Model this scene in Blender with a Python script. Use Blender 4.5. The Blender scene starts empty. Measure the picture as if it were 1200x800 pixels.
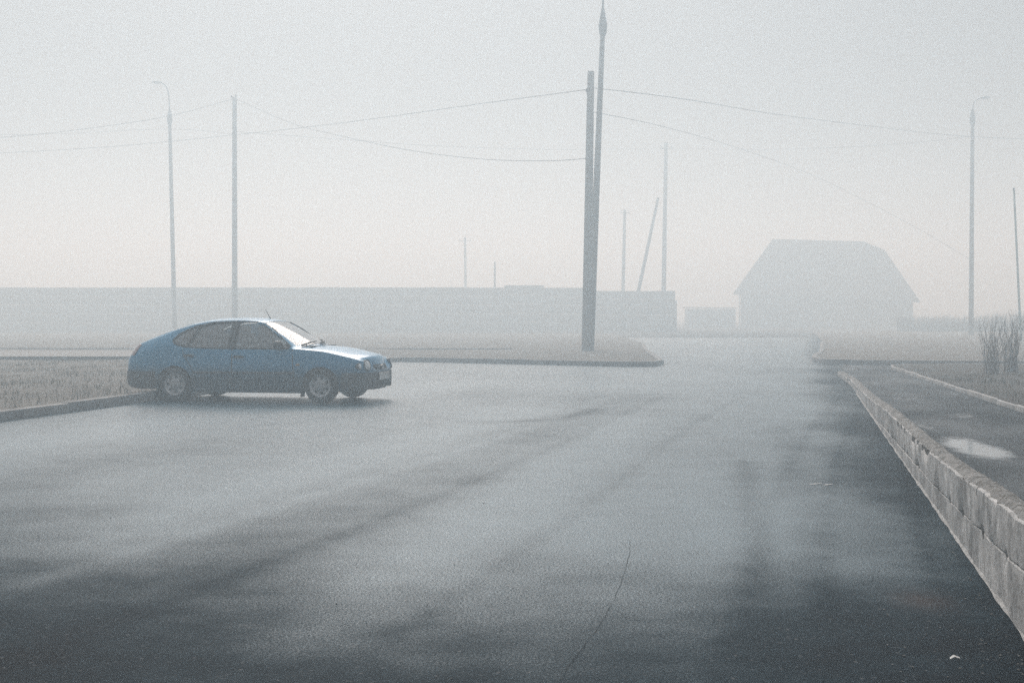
import bpy, bmesh, math, random
from mathutils import Vector, Matrix, noise
from mathutils.bvhtree import BVHTree

random.seed(11)
C = bpy.data.collections.new('scene'); bpy.context.scene.collection.children.link(C)
SC = bpy.context.scene
F, H, HY = 1600.0, 1.4, 368.0           # lens in photo pixels, eye height, horizon row

def gp(px, py):                          # a point of the ground plane seen at (px, py)
    d = F * H / (py - HY); return ((px - 600) / F * d, d)
def zat(py, d): return H + (HY - py) / F * d
def xat(px, d): return (px - 600) / F * d
def lerp(a, b, t): return a + (b - a) * t
def sstep(a, b, x):
    t = min(1, max(0, (x - a) / (b - a))); return t * t * (3 - 2 * t)

# ------------------------------------------------------------------ objects
def obj(name, bm, mats, parent=None, smooth=None, loc=None):
    me = bpy.data.meshes.new(name)
    if smooth is not None:
        for f in bm.faces: f.smooth = True
        for e in bm.edges:
            if len(e.link_faces) == 2 and e.calc_face_angle(0) > math.radians(smooth): e.smooth = False
    bm.to_mesh(me); bm.free()
    for m in (mats if isinstance(mats, (list, tuple)) else [mats]): me.materials.append(m)
    o = bpy.data.objects.new(name, me); C.objects.link(o)
    if parent: o.parent = parent
    if loc: o.location = loc
    return o
def tag(o, label, cat, group=None):
    o['label'] = label; o['category'] = cat
    if group: o['group'] = group
    return o
def thing(name, label, cat, loc=(0, 0, 0), rz=0, group=None):
    o = bpy.data.objects.new(name, None); C.objects.link(o); o.empty_display_size = .2
    o.location = loc; o.rotation_euler = (0, 0, rz)
    return tag(o, label, cat, group)
def struct(o, kind='structure'): o['kind'] = kind; return o

def box(bm, c, s, mat=None, bev=0):
    r = bmesh.ops.create_cube(bm, size=1)
    M = Matrix.Translation(c) @ (mat or Matrix()) @ Matrix.Diagonal((s[0], s[1], s[2], 1))
    bmesh.ops.transform(bm, matrix=M, verts=r['verts'])
    if bev:
        es = list({e for v in r['verts'] for e in v.link_edges})
        bmesh.ops.bevel(bm, geom=es, offset=bev, segments=2, affect='EDGES', profile=.5)
def tube(bm, pts, rad, n=8, cap=True):
    pts = [Vector(p) for p in pts]
    rad = rad if isinstance(rad, (list, tuple)) else [rad] * len(pts)
    rings = []; up = None
    for i, p in enumerate(pts):
        d = (pts[min(i + 1, len(pts) - 1)] - pts[max(i - 1, 0)]).normalized()
        if up is None: up = d.orthogonal().normalized()
        up = (up - d * up.dot(d)).normalized(); v = d.cross(up)
        rings.append([bm.verts.new(p + rad[i] * (math.cos(a) * up + math.sin(a) * v)) for a in [k * 2 * math.pi / n for k in range(n)]])
    for a, b in zip(rings, rings[1:]):
        for k in range(n): bm.faces.new((a[k], a[(k + 1) % n], b[(k + 1) % n], b[k]))
    if cap and n > 2: bm.faces.new(rings[0][::-1]); bm.faces.new(rings[-1])
def lathe(bm, prof, n=32, M=None):       # profile (r, h) turned about z
    vs = []
    for r, h in prof:
        if r < 1e-5: vs.append([bm.verts.new((0, 0, h))] * n)
        else: vs.append([bm.verts.new((r * math.cos(2 * math.pi * k / n), r * math.sin(2 * math.pi * k / n), h)) for k in range(n)])
    for a, b in zip(vs, vs[1:]):
        for k in range(n):
            q = []
            for v in (a[k], a[(k + 1) % n], b[(k + 1) % n], b[k]):
                if v not in q: q.append(v)
            if len(q) > 2: bm.faces.new(q)
    if M: bmesh.ops.transform(bm, matrix=M, verts=list({v for r in vs for v in r}))
def prism(bm, poly, z0, z1):
    a = [bm.verts.new((x, y, z0)) for x, y in poly]; b = [bm.verts.new((x, y, z1)) for x, y in poly]
    n = len(poly)
    for k in range(n): bm.faces.new((a[k], a[(k + 1) % n], b[(k + 1) % n], b[k]))
    bm.faces.new(a[::-1]); bm.faces.new(b)

# ------------------------------------------------------------------ materials
class NT:
    def __init__(s, name):
        s.m = bpy.data.materials.new(name); s.m.use_nodes = True
        s.t = s.m.node_tree; s.b = s.t.nodes['Principled BSDF']
        s.co = s.t.nodes.new('ShaderNodeTexCoord').outputs['Object']
    def link(s, a, b): s.t.links.new(a, b)
    def put(s, sock, v):
        if hasattr(v, 'links'): s.link(v, sock)
        elif isinstance(v, tuple) and len(v) == 3 and sock.type == 'RGBA': sock.default_value = (*v, 1)
        else: sock.default_value = v
    def noise(s, scale, detail=4, rough=.55, vec=None, stretch=None, out=0):
        n = s.t.nodes.new('ShaderNodeTexNoise'); n.inputs['Scale'].default_value = scale
        n.inputs['Detail'].default_value = detail; n.inputs['Roughness'].default_value = rough
        v = vec or s.co
        if stretch:
            mp = s.t.nodes.new('ShaderNodeMapping'); mp.inputs['Scale'].default_value = stretch; s.link(v, mp.inputs[0]); v = mp.outputs[0]
        s.link(v, n.inputs['Vector']); return n.outputs[out]
    def voro(s, scale, out='Distance', feature='F1'):
        n = s.t.nodes.new('ShaderNodeTexVoronoi'); n.feature = feature; n.inputs['Scale'].default_value = scale
        s.link(s.co, n.inputs['Vector']); return n.outputs[out]
    def ramp(s, fac, a, b, va=0., vb=1.):
        n = s.t.nodes.new('ShaderNodeMapRange'); n.interpolation_type = 'SMOOTHSTEP'
        s.put(n.inputs[0], fac)
        for k, v in zip((1, 2, 3, 4), (a, b, va, vb)): n.inputs[k].default_value = v
        return n.outputs[0]
    def math(s, op, a, b=0., clamp=False):
        n = s.t.nodes.new('ShaderNodeMath'); n.operation = op; n.use_clamp = clamp
        s.put(n.inputs[0], a); s.put(n.inputs[1], b); return n.outputs[0]
    def mix(s, fac, a, b):
        n = s.t.nodes.new('ShaderNodeMix'); n.data_type = 'RGBA'
        s.put(n.inputs[0], fac); s.put(n.inputs[6], a); s.put(n.inputs[7], b); return n.outputs[2]
    def attr(s, name):
        n = s.t.nodes.new('ShaderNodeAttribute'); n.attribute_name = name; return n.outputs['Fac']
    def sep(s, k):
        n = s.t.nodes.new('ShaderNodeSeparateXYZ'); s.link(s.co, n.inputs[0]); return n.outputs[k]
    def bump(s, h, strength, dist, prev=None):
        n = s.t.nodes.new('ShaderNodeBump'); n.inputs['Strength'].default_value = strength; n.inputs['Distance'].default_value = dist
        s.link(h, n.inputs['Height'])
        if prev: s.link(prev, n.inputs['Normal'])
        return n.outputs[0]
    def out(s, **k):
        for a, v in k.items(): s.put(s.b.inputs[a.replace('_', ' ')], v)
        return s.m
def plain(name, col, rough=.6, metal=0., var=.15, scale=6, coat=0., spec=.5, bump=0.):
    n = NT(name); t = n.noise(scale)
    a = tuple(c * (1 - var) for c in col); b = tuple(min(1, c * (1 + var)) for c in col)
    k = dict(Base_Color=n.mix(n.ramp(t, .3, .7), a, b), Roughness=rough, Metallic=metal)
    n.b.inputs['Coat Weight'].default_value = coat; n.b.inputs['Coat Roughness'].default_value = .06
    n.b.inputs['Specular IOR Level'].default_value = spec
    if bump: k['Normal'] = n.bump(n.noise(scale * 8), bump, .01)
    return n.out(**k)

def mk_asphalt(name, dark, light, chips=.5, r0=.44, r1=.33, wet=False, ior=(1.05, 1.72)):
    n = NT(name)
    w = n.attr('sheen'); st = n.attr('stain')
    mid = n.noise(1.7, 5, .65); fine = n.noise(60, 3, .7); grain = n.noise(190, 2, .7)
    gr2 = n.math('ADD', n.math('MULTIPLY', n.noise(75, 3, .8), .5), n.math('MULTIPLY', n.noise(170, 2, .8), .5))
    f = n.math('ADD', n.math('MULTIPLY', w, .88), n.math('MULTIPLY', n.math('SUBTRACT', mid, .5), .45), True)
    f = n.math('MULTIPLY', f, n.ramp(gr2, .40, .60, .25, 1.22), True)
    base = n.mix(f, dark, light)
    base = n.mix(n.ramp(grain, .42, .72, 0, .55), base, tuple(c * .25 for c in dark))
    cell = n.voro(75, 'Color'); chip = n.math('MULTIPLY', n.ramp(cell, .86, .97), chips)
    base = n.mix(chip, base, (.16, .165, .17))
    spk = n.ramp(n.voro(9, 'Distance'), .035, .022)
    base = n.mix(n.math('MULTIPLY', spk, .55), base, (.22, .22, .21))
    base = n.mix(n.math('MULTIPLY', st, .45), base, (.075, .045, .035))
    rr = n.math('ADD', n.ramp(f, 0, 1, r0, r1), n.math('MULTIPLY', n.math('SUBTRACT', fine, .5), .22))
    hgt = n.math('ADD', n.math('MULTIPLY', fine, .8), n.math('MULTIPLY', grain, .5))
    if wet:
        p = n.attr('puddle')
        pf = n.ramp(n.math('ADD', p, n.math('MULTIPLY', n.math('SUBTRACT', n.noise(6, 6, .65, stretch=(1, .5, 1)), .5), 1.1)), .32, .95)
        rr = n.math('ADD', n.math('MULTIPLY', rr, n.math('SUBTRACT', 1., pf)), n.math('MULTIPLY', pf, .09))
        hgt = n.math('MULTIPLY', hgt, n.math('SUBTRACT', 1., n.math('MULTIPLY', pf, .96)))
        base = n.mix(pf, base, tuple(c * .7 for c in dark))
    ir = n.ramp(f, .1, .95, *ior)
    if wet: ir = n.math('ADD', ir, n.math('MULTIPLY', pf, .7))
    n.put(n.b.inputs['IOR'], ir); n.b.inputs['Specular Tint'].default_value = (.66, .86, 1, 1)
    return n.out(Base_Color=base, Roughness=rr, Normal=n.bump(hgt, .30, .004))

def mk_concrete(name, lo, hi, dirt=(.05, .05, .048), streak=True, scale=3., top=False):
    n = NT(name)
    a = n.noise(scale, 6, .65); b = n.noise(scale * 14, 4, .6); c = n.noise(scale * 60, 2, .6)
    col = n.mix(n.ramp(a, .3, .7), lo, hi)
    col = n.mix(n.ramp(b, .48, .68, 0, .6), col, tuple(x * .42 for x in lo))
    if streak:
        s = n.noise(1.0, 5, .65, stretch=(6, 6, 1.6))
        col = n.mix(n.ramp(s, .48, .72, 0, .6), col, dirt)
        s2 = n.noise(1.0, 4, .6, stretch=(4, 4, 1.3))
        col = n.mix(n.ramp(s2, .6, .75, 0, .5), col, tuple(min(1, x * 1.5) for x in hi))
    if streak:                          # rain-washed dark patches and pale lime runs, each with its own ragged outline
        bl = n.noise(1.9, 7, .72); ch = n.noise(7.5, 6, .75)
        col = n.mix(n.ramp(bl, .50, .60, 0, .55), col, tuple(x * 1.2 for x in dirt))
        col = n.mix(n.ramp(ch, .57, .66, 0, .6), col, dirt)
        col = n.mix(n.ramp(n.noise(11, 6, .7, stretch=(1, 1, .35)), .58, .66, 0, .5), col, tuple(min(.75, x * 1.35) for x in hi))
    if top: col = n.mix(n.ramp(n.noise(22, 5, .7), .47, .6, 0, .8), col, (.045, .045, .035))
    pits = n.ramp(n.voro(scale * 9), .02, .22)
    h = n.math('ADD', n.math('MULTIPLY', b, .7), n.math('ADD', n.math('MULTIPLY', c, .3), n.math('MULTIPLY', pits, .25)))
    return n.out(Base_Color=col, Roughness=.85, Normal=n.bump(h, .7, .008))

def mk_earth(name, c0, c1, c2):
    n = NT(name)
    a = n.noise(.6, 6, .7); b = n.noise(9, 5, .7); c = n.noise(60, 3, .7)
    col = n.mix(n.ramp(a, .35, .65), c0, c1); col = n.mix(n.ramp(b, .45, .65, 0, .8), col, c2)
    col = n.mix(n.ramp(c, .5, .8, 0, .6), col, tuple(x * .4 for x in c0))
    return n.out(Base_Color=col, Roughness=.95, Normal=n.bump(n.math('ADD', b, c), .8, .03))

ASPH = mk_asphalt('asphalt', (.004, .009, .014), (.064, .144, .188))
PATHM = mk_asphalt('footpath_asphalt', (.006, .010, .013), (.034, .046, .056), .35, .45, .30, True, (1.06, 1.24))
WALLC = mk_concrete('wall_concrete', (.31, .31, .305), (.66, .655, .64), (.07, .072, .07))
CAPC = mk_concrete('cap_mortar', (.15, .15, .145), (.33, .325, .315), streak=False, scale=5, top=True)
LIMEC = plain('lime_mortar', (.40, .40, .39), .9, var=.3, scale=25, bump=.5)
KERBC = mk_concrete('kerb_concrete', (.20, .20, .198), (.34, .34, .332), streak=False)
POLEC = mk_concrete('pole_concrete', (.29, .29, .28), (.44, .44, .43), (.12, .12, .115), scale=1.2)
FENCEC = mk_concrete('fence_concrete', (.42, .42, .40), (.56, .56, .54), (.2, .2, .195), scale=.9)
EARTH = mk_earth('dry_earth', (.125, .115, .10), (.19, .178, .158), (.225, .212, .19))
SOIL = mk_earth('damp_soil', (.035, .032, .028), (.065, .058, .048), (.085, .078, .062))
GRASS = plain('dry_grass', (.17, .145, .09), .9, var=.5, scale=3)
STEEL = plain('galvanised_steel', (.30, .31, .32), .5, .7, scale=12)
WIREM = plain('grey_cable', (.09, .09, .092), .6)
TWIG = plain('bare_twig', (.10, .082, .07), .9, var=.4, scale=20)
TIMBER = mk_concrete('grey_timber', (.09, .08, .07), (.17, .155, .135), scale=2)
ROOFM = plain('slate_roof', (.16, .16, .165), .85, var=.2, scale=2, bump=.5)
PLASTER = mk_concrete('pale_plaster', (.20, .198, .19), (.30, .295, .28), scale=1)
WHITEP = plain('white_paint', (.7, .7, .68), .7, var=.1)
PEBM = plain('stone_chip', (.2, .2, .19), .9, var=.6, scale=40)
PAPERM = plain('paper', (.72, .71, .68), .9, var=.1, scale=40)
CRACKM = plain('bitumen', (.010, .012, .014), .9, var=.3, scale=30, spec=.05)

# ------------------------------------------------------------------ ground
bm = bmesh.new(); bmesh.ops.create_grid(bm, x_segments=40, y_segments=40, size=300)
struct(obj('ground', bm, SOIL, loc=(0, 0, -.02)))

def seg_dist(p, a, b):
    ax, ay = a; bx, by = b; dx, dy = bx - ax, by - ay
    t = max(0, min(1, ((p[0] - ax) * dx + (p[1] - ay) * dy) / (dx * dx + dy * dy)))
    return math.hypot(p[0] - ax - t * dx, p[1] - ay - t * dy)
def pl_dist(p, pl): return min(seg_dist(p, a, b) for a, b in zip(pl, pl[1:]))
WA, WB = .97, .212                      # line of the wall: X = WA + WB * D
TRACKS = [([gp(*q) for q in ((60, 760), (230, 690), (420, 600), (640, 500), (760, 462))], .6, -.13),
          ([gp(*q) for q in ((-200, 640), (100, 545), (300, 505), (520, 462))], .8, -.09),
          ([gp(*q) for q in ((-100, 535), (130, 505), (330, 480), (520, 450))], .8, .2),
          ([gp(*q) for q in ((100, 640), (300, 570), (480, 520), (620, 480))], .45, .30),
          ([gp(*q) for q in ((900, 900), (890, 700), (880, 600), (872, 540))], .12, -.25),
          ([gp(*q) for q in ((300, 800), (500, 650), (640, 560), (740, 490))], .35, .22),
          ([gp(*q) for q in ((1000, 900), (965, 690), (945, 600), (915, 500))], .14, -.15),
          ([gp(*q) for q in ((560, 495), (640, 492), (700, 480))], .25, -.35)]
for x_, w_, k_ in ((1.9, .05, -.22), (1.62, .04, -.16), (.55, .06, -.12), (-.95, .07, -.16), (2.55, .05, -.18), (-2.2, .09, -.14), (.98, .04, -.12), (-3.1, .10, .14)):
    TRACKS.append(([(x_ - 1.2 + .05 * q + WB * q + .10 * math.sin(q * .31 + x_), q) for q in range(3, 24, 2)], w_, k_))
PATCH = [gp(*q) for q in ((-420, 583), (0, 586), (250, 596), (450, 590))]
STAIN = gp(1085, 705)
def ground_wear_shade(x, d):
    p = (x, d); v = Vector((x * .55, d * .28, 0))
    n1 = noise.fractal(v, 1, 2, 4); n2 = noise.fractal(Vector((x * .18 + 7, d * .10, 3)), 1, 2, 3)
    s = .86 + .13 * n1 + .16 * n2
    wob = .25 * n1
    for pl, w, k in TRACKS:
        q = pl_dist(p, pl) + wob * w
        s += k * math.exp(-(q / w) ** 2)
    # older, darker resurfaced area in the near left
    edge = gp(0, 588)[1] + .12 * n1 - .02 * x
    s -= (.40 + .35 * n1 + .30 * n2) * sstep(edge + .5, edge - 1.1, d) * sstep(.4, -2.4, x + .05 * d)
    # darker strip along the foot of the wall
    q = (WA + WB * d - x) / 1.02
    s -= .60 * sstep(1.15 + .4 * n2, .05, q + .2 * n1)
    return max(0, min(1, s * (.10 + .90 * sstep(4.7, 8.9, d + .6 * n1 + .35 * n2))))  # near road also darkened towards the viewer: foreground vignette painted into the tone
xs = [0.]; st = .10
while xs[-1] < 60: xs.append(xs[-1] + st); st *= 1.0 if xs[-1] < 5 else 1.045
xs = [-x for x in xs[:0:-1]] + xs
ds = [-6, -3, -1, 0, 1, 2, 3]; st = .07
while ds[-1] < 80: ds.append(ds[-1] + st); st *= 1.0135
bm = bmesh.new(); rows = [[bm.verts.new((x, d, 0)) for x in xs] for d in ds]
for a, b in zip(rows, rows[1:]):
    for k in range(len(xs) - 1): bm.faces.new((a[k], a[k + 1], b[k + 1], b[k]))
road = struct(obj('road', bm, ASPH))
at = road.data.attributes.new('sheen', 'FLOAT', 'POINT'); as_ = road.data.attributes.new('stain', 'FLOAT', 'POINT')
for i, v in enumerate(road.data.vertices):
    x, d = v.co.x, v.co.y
    at.data[i].value = ground_wear_shade(x, d)
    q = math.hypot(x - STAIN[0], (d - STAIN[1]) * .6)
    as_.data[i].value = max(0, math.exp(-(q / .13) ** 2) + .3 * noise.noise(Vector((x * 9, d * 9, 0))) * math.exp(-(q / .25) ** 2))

# crack across the near lane, a flat ribbon of bitumen
def ribbon(bm, pts, w, z, jit=0):
    prev = None
    for i, (x, y) in enumerate(pts):
        a = pts[max(0, i - 1)]; b = pts[min(len(pts) - 1, i + 1)]
        t = Vector((b[0] - a[0], b[1] - a[1])).normalized(); n = Vector((-t.y, t.x)) * w * (.35 + .65 * random.random() if jit else 1)
        x += random.uniform(-jit, jit); y += random.uniform(-jit, jit)
        c = (bm.verts.new((x - n.x, y - n.y, z)), bm.verts.new((x + n.x, y + n.y, z)))
        if prev: bm.faces.new((prev[0], c[0], c[1], prev[1]))
        prev = c
def dens(pl, n):
    out = []
    for a, b in zip(pl, pl[1:]):
        for k in range(n): out.append((lerp(a[0], b[0], k / n), lerp(a[1], b[1], k / n)))
    return out + [pl[-1]]
bm = bmesh.new()
ribbon(bm, dens([gp(*q) for q in ((640, 830), (665, 785), (690, 752), (715, 715), (729, 685), (737, 655), (739, 635))], 7), .0013, .004, .006)
struct(obj('road_crack', bm, CRACKM))

# ------------------------------------------------------------------ verges and kerbs
def verge(name, poly, mat, z):
    bm = bmesh.new(); vs = [bm.verts.new((x, y, z)) for x, y in poly]
    f = bm.faces.new(vs)
    if f.normal.z < 0: f.normal_flip()
    lo = [min(p[k] for p in poly) for k in (0, 1)]; hi = [max(p[k] for p in poly) for k in (0, 1)]
    for ax in (0, 1):
        q = math.floor(lo[ax]) + .5; 
        while q < hi[ax]:
            no = (1, 0, 0) if ax == 0 else (0, 1, 0); co = (q, 0, 0) if ax == 0 else (0, q, 0)
            bmesh.ops.bisect_plane(bm, geom=bm.verts[:] + bm.edges[:] + bm.faces[:], plane_co=co, plane_no=no)
            q += 1.0 if hi[ax] - lo[ax] < 30 else 1.5
    for v in bm.verts:
        v.co.z += .05 * noise.fractal(Vector((v.co.x * .5, v.co.y * .5, 0)), 1, 2, 3)
    return struct(obj(name, bm, mat, smooth=60))
def smooth_line(pl, n=6):                # Catmull-Rom through the points
    out = []; P = [pl[0]] + list(pl) + [pl[-1]]
    for i in range(1, len(P) - 2):
        for k in range(n):
            t = k / n
            out.append(tuple(.5 * (2 * P[i][a] + (P[i + 1][a] - P[i - 1][a]) * t + (2 * P[i - 1][a] - 5 * P[i][a] + 4 * P[i + 1][a] - P[i + 2][a]) * t * t + (3 * P[i][a] - P[i - 1][a] - 3 * P[i + 1][a] + P[i + 2][a]) * t ** 3) for a in range(len(pl[0]))))
    return out + [tuple(pl[-1])]
def kerb(name, pl, w, h, mat, side=1):   # a kerb run built from metre-long stones
    bm = bmesh.new(); acc = 0.; cur = [pl[0]]; runs = []
    for a, b in zip(pl, pl[1:]):
        L = math.hypot(b[0] - a[0], b[1] - a[1]); n = max(1, int(L / .5))
        for k in range(1, n + 1):
            p = (lerp(a[0], b[0], k / n), lerp(a[1], b[1], k / n)); acc += L / n; cur.append(p)
            if acc >= 1.: runs.append(cur); cur = [p]; acc = 0.
    if len(cur) > 1: runs.append(cur)
    for r in runs:
        a, b = Vector(r[0]), Vector(r[-1]); t = (b - a); L = t.length; t.normalize(); nn = Vector((-t.y, t.x)) * side
        c = (a + b) / 2 + nn * w / 2
        box(bm, (c.x, c.y, h / 2 - .05 + random.uniform(-.008, .008)), (L - .012, w, h + .1), Matrix.Rotation(math.atan2(t.y, t.x) + random.uniform(-.006, .006), 4, 'Z'), .018)
    return struct(obj(name, bm, mat, smooth=40))

vk = smooth_line([(-9.6, 4.), (-7.9, 12.), gp(0, 494), gp(170, 471), (-4.9, 26.3), (-4.25, 31.), (-4.15, 36.), (-3.95, 38.8), (-3.3, 40.1), (-2.2, 39.7), (3.0, 36.4), (3.7, 36.4), (4.15, 37.3), (4.4, 41.), (4.9, 49.), (6., 62.)], 5)
kerb('kerb', vk, .15, .14, KERBC)
def inset(pl, w, side=1):
    o = []
    for i, p in enumerate(pl):
        a = pl[max(0, i - 1)]; b = pl[min(len(pl) - 1, i + 1)]; t = Vector((b[0] - a[0], b[1] - a[1])).normalized()
        o.append((p[0] - t.y * w * side, p[1] + t.x * w * side))
    return o
vpoly = inset(vk, .13) + [(6.6, 90), (-70, 90), (-70, 4)]
verge('verge', vpoly, EARTH, .115)
bm = bmesh.new()
for i in range(60):
    xx = -50 + i * .8
    if i: bm.faces.new((pa, pb, bm.verts.new((xx, 44.5 + .3 * math.sin(xx * .3), .20)), bm.verts.new((xx, 38.6 + .2 * math.sin(xx * .4), .20))))
    pa, pb = bm.verts.new((xx, 38.6 + .2 * math.sin(xx * .4), .20)), bm.verts.new((xx, 44.5 + .3 * math.sin(xx * .3), .20))
    if xx > -6: break
bmesh.ops.remove_doubles(bm, verts=bm.verts, dist=.001)
for f in bm.faces:
    if f.normal.z < 0: f.normal_flip()
struct(obj('footpath', bm, plain('trodden_gravel', (.24, .235, .225), .9, var=.25, scale=8, bump=.5)))
kerb('kerb', [(-52, 50.6), (-30, 50.2), (-12, 50.0), (0., 49.6)], .18, .17, KERBC)
# grass verge across the side road, right
rk = smooth_line([(14., 62.), (10.8, 48.), (9.0, 41.), (8.9, 38.6), (9.6, 37.7), (12., 37.2), (24., 36.)], 5)
kerb('kerb', rk, .15, .14, KERBC)
verge('verge', inset(rk, .13) + [(55, 36), (55, 100), (22, 100)], EARTH, .11)
# planted ground right of the footpath, edged with a pale kerb
pk = [(5.6, 9.0)] + [gp(*q) for q in ((1200, 485), (1140, 465), (1080, 445))]
ek = smooth_line(pk + [(9.2, 32.), (9.6, 34.6), (10.4, 36.), (13, 36.1), (30, 34.2)], 5)
kerb('kerb', ek, .07, .09, plain('pale_kerb', (.33, .33, .325), .8, var=.15, scale=10), -1)
verge('verge', inset(ek, .08, -1) + [(45, 33.5), (45, 3), (4.4, 3)], SOIL, .075)

# footpath behind the wall, with puddles
bm = bmesh.new(); vals = []
PUD = [(*gp(1128, 521), .24, .75, 1.0), (*gp(1160, 532), .26, .75, 1.05), (*gp(1085, 500), .30, 1.3, .42), (*gp(1132, 488), .35, 1.1, .45), (*gp(1060, 468), .5, 1.3, .4)]
rows = []; d = 2.
def edge_x(d):
    pts = [(4.1, 2.), (5.6, 9.0)] + pk[1:] + [(9.2, 32.), (9.6, 34.6), (10.4, 37.4)]
    for a, b in zip(pts, pts[1:]):
        if a[1] <= d <= b[1]: return lerp(a[0], b[0], (d - a[1]) / (b[1] - a[1]))
    return pts[-1][0]
while d < 37.3:
    r = []
    for k in range(33):
        x = lerp(WA + WB * d + .06, edge_x(d) + .04, k / 32)
        r.append(bm.verts.new((x, d, .012)))
        s = .45 + .4 * noise.fractal(Vector((x * .8, d * .35, 9)), 1, 2, 4); p = 0
        for (cx, cy, wx, wy, a) in PUD: p += a * math.exp(-((x - cx - .2 * (d - cy)) / wx) ** 2 - ((d - cy) / wy) ** 2)
        vals.append((max(0, min(1, s)), min(1, p)))
    rows.append(r); d += .12
for a, b in zip(rows, rows[1:]):
    for k in range(32): bm.faces.new((a[k], a[k + 1], b[k + 1], b[k]))
fp = struct(obj('footpath', bm, PATHM))
a1 = fp.data.attributes.new('sheen', 'FLOAT', 'POINT'); a2 = fp.data.attributes.new('puddle', 'FLOAT', 'POINT'); fp.data.attributes.new('stain', 'FLOAT', 'POINT')
for i, (s, p) in enumerate(vals): a1.data[i].value = s; a2.data[i].value = p
# standing water in the gutter of the side road
WATER = NT('gutter_water').out(Base_Color=(.02, .023, .025), Roughness=.08)
bm = bmesh.new(); top = []; bot = []
for k in range(41):
    x = lerp(8.4, 20, k / 40); base = 37.55 - (x - 9.2) * .11
    top.append(bm.verts.new((x, base - .05, .005))); bot.append(bm.verts.new((x, base - .35 - .3 * noise.noise(Vector((x * .8, 0, 0))), .005)))
for k in range(40): bm.faces.new((bot[k], bot[k + 1], top[k + 1], top[k]))
struct(obj('puddle', bm, WATER))

# dry grass on the verges: short blades nobody could count
def blades(name, n, area, zf, hgt, mat):
    bm = bmesh.new()
    for _ in range(n):
        x, y = area()
        if x is None: continue
        z = zf; h = hgt * random.uniform(.4, 1.2); a = random.uniform(0, 6.28); w = .006 + .004 * random.random()
        dx, dy = math.cos(a), math.sin(a); l = random.uniform(-.7, .7) * h
        p = [bm.verts.new((x - dx * w, y - dy * w, z)), bm.verts.new((x + dx * w, y + dy * w, z)), bm.verts.new((x + dy * l, y + dx * l, z + h))]
        bm.faces.new(p)
    return struct(obj(name, bm, mat), 'stuff')
def vx(d):
    for a, b in zip(vk, vk[1:]):
        if a[1] <= d <= b[1]: return lerp(a[0], b[0], (d - a[1]) / max(1e-6, b[1] - a[1]))
    return -6
def ar1():
    d = 9 + 29 * random.random() ** 1.2; x = vx(d) - .2 - 9 * random.random() ** .8
    if noise.noise(Vector((x * .5, d * .5, 1))) < -.15: return None, None
    return x, d
blades('grass', 20000, ar1, .09, .12, GRASS)
def ar2():
    d = random.uniform(12, 33); x = edge_x(d) + .15 + 6 * random.random()
    if noise.noise(Vector((x * .6, d * .6, 4))) < .05: return None, None
    return x, d
blades('grass', 9000, ar2, .05, .11, plain('dull_grass', (.10, .095, .06), .9, var=.5, scale=3))

# loose chips on the road and one scrap of paper
bm = bmesh.new()
for _ in range(330):
    d = 4.8 + 16 * random.random() ** 2; x = random.uniform(-.42, .42) * d
    if random.random() < .80: x = WA + WB * d - .07 - .55 * random.random() ** 2.5
    if x > WA + WB * d - .06: continue
    r = random.uniform(.002, .006)
    v = bmesh.ops.create_icosphere(bm, subdivisions=1, radius=r)['verts']
    for q in v: q.co = Vector((q.co.x * random.uniform(.7, 1.3), q.co.y, q.co.z * .6)) + Vector((x, d, r * .4))
struct(obj('gravel', bm, PEBM), 'stuff')
bm = bmesh.new(); x, d = gp(1122, 776)
pts = [(0, 0, .004), (.02, .006, .012), (.042, .004, .005), (.04, .018, .008), (.018, .02, .016), (.002, .014, .006)]
vs = [bm.verts.new((x + a - .02, d + b, c + .003)) for a, b, c in pts]; bm.faces.new((vs[0], vs[1], vs[4], vs[5])); bm.faces.new((vs[1], vs[2], vs[3], vs[4]))
r = bmesh.ops.extrude_face_region(bm, geom=bm.faces[:]); bmesh.ops.translate(bm, vec=(0, 0, .002), verts=[v for v in r['geom'] if isinstance(v, bmesh.types.BMVert)])
tag(obj('paper_scrap', bm, PAPERM), 'small white scrap of paper lying on the dark road near the wall', 'litter')
bm = bmesh.new()
for (a, b) in (((950, 568), (963, 567)), ((966, 569), (975, 568))):
    ribbon(bm, dens([gp(*a), gp(*b)], 6), .012, .005, .006)
struct(obj('road_marking', bm, WHITEP))

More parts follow.
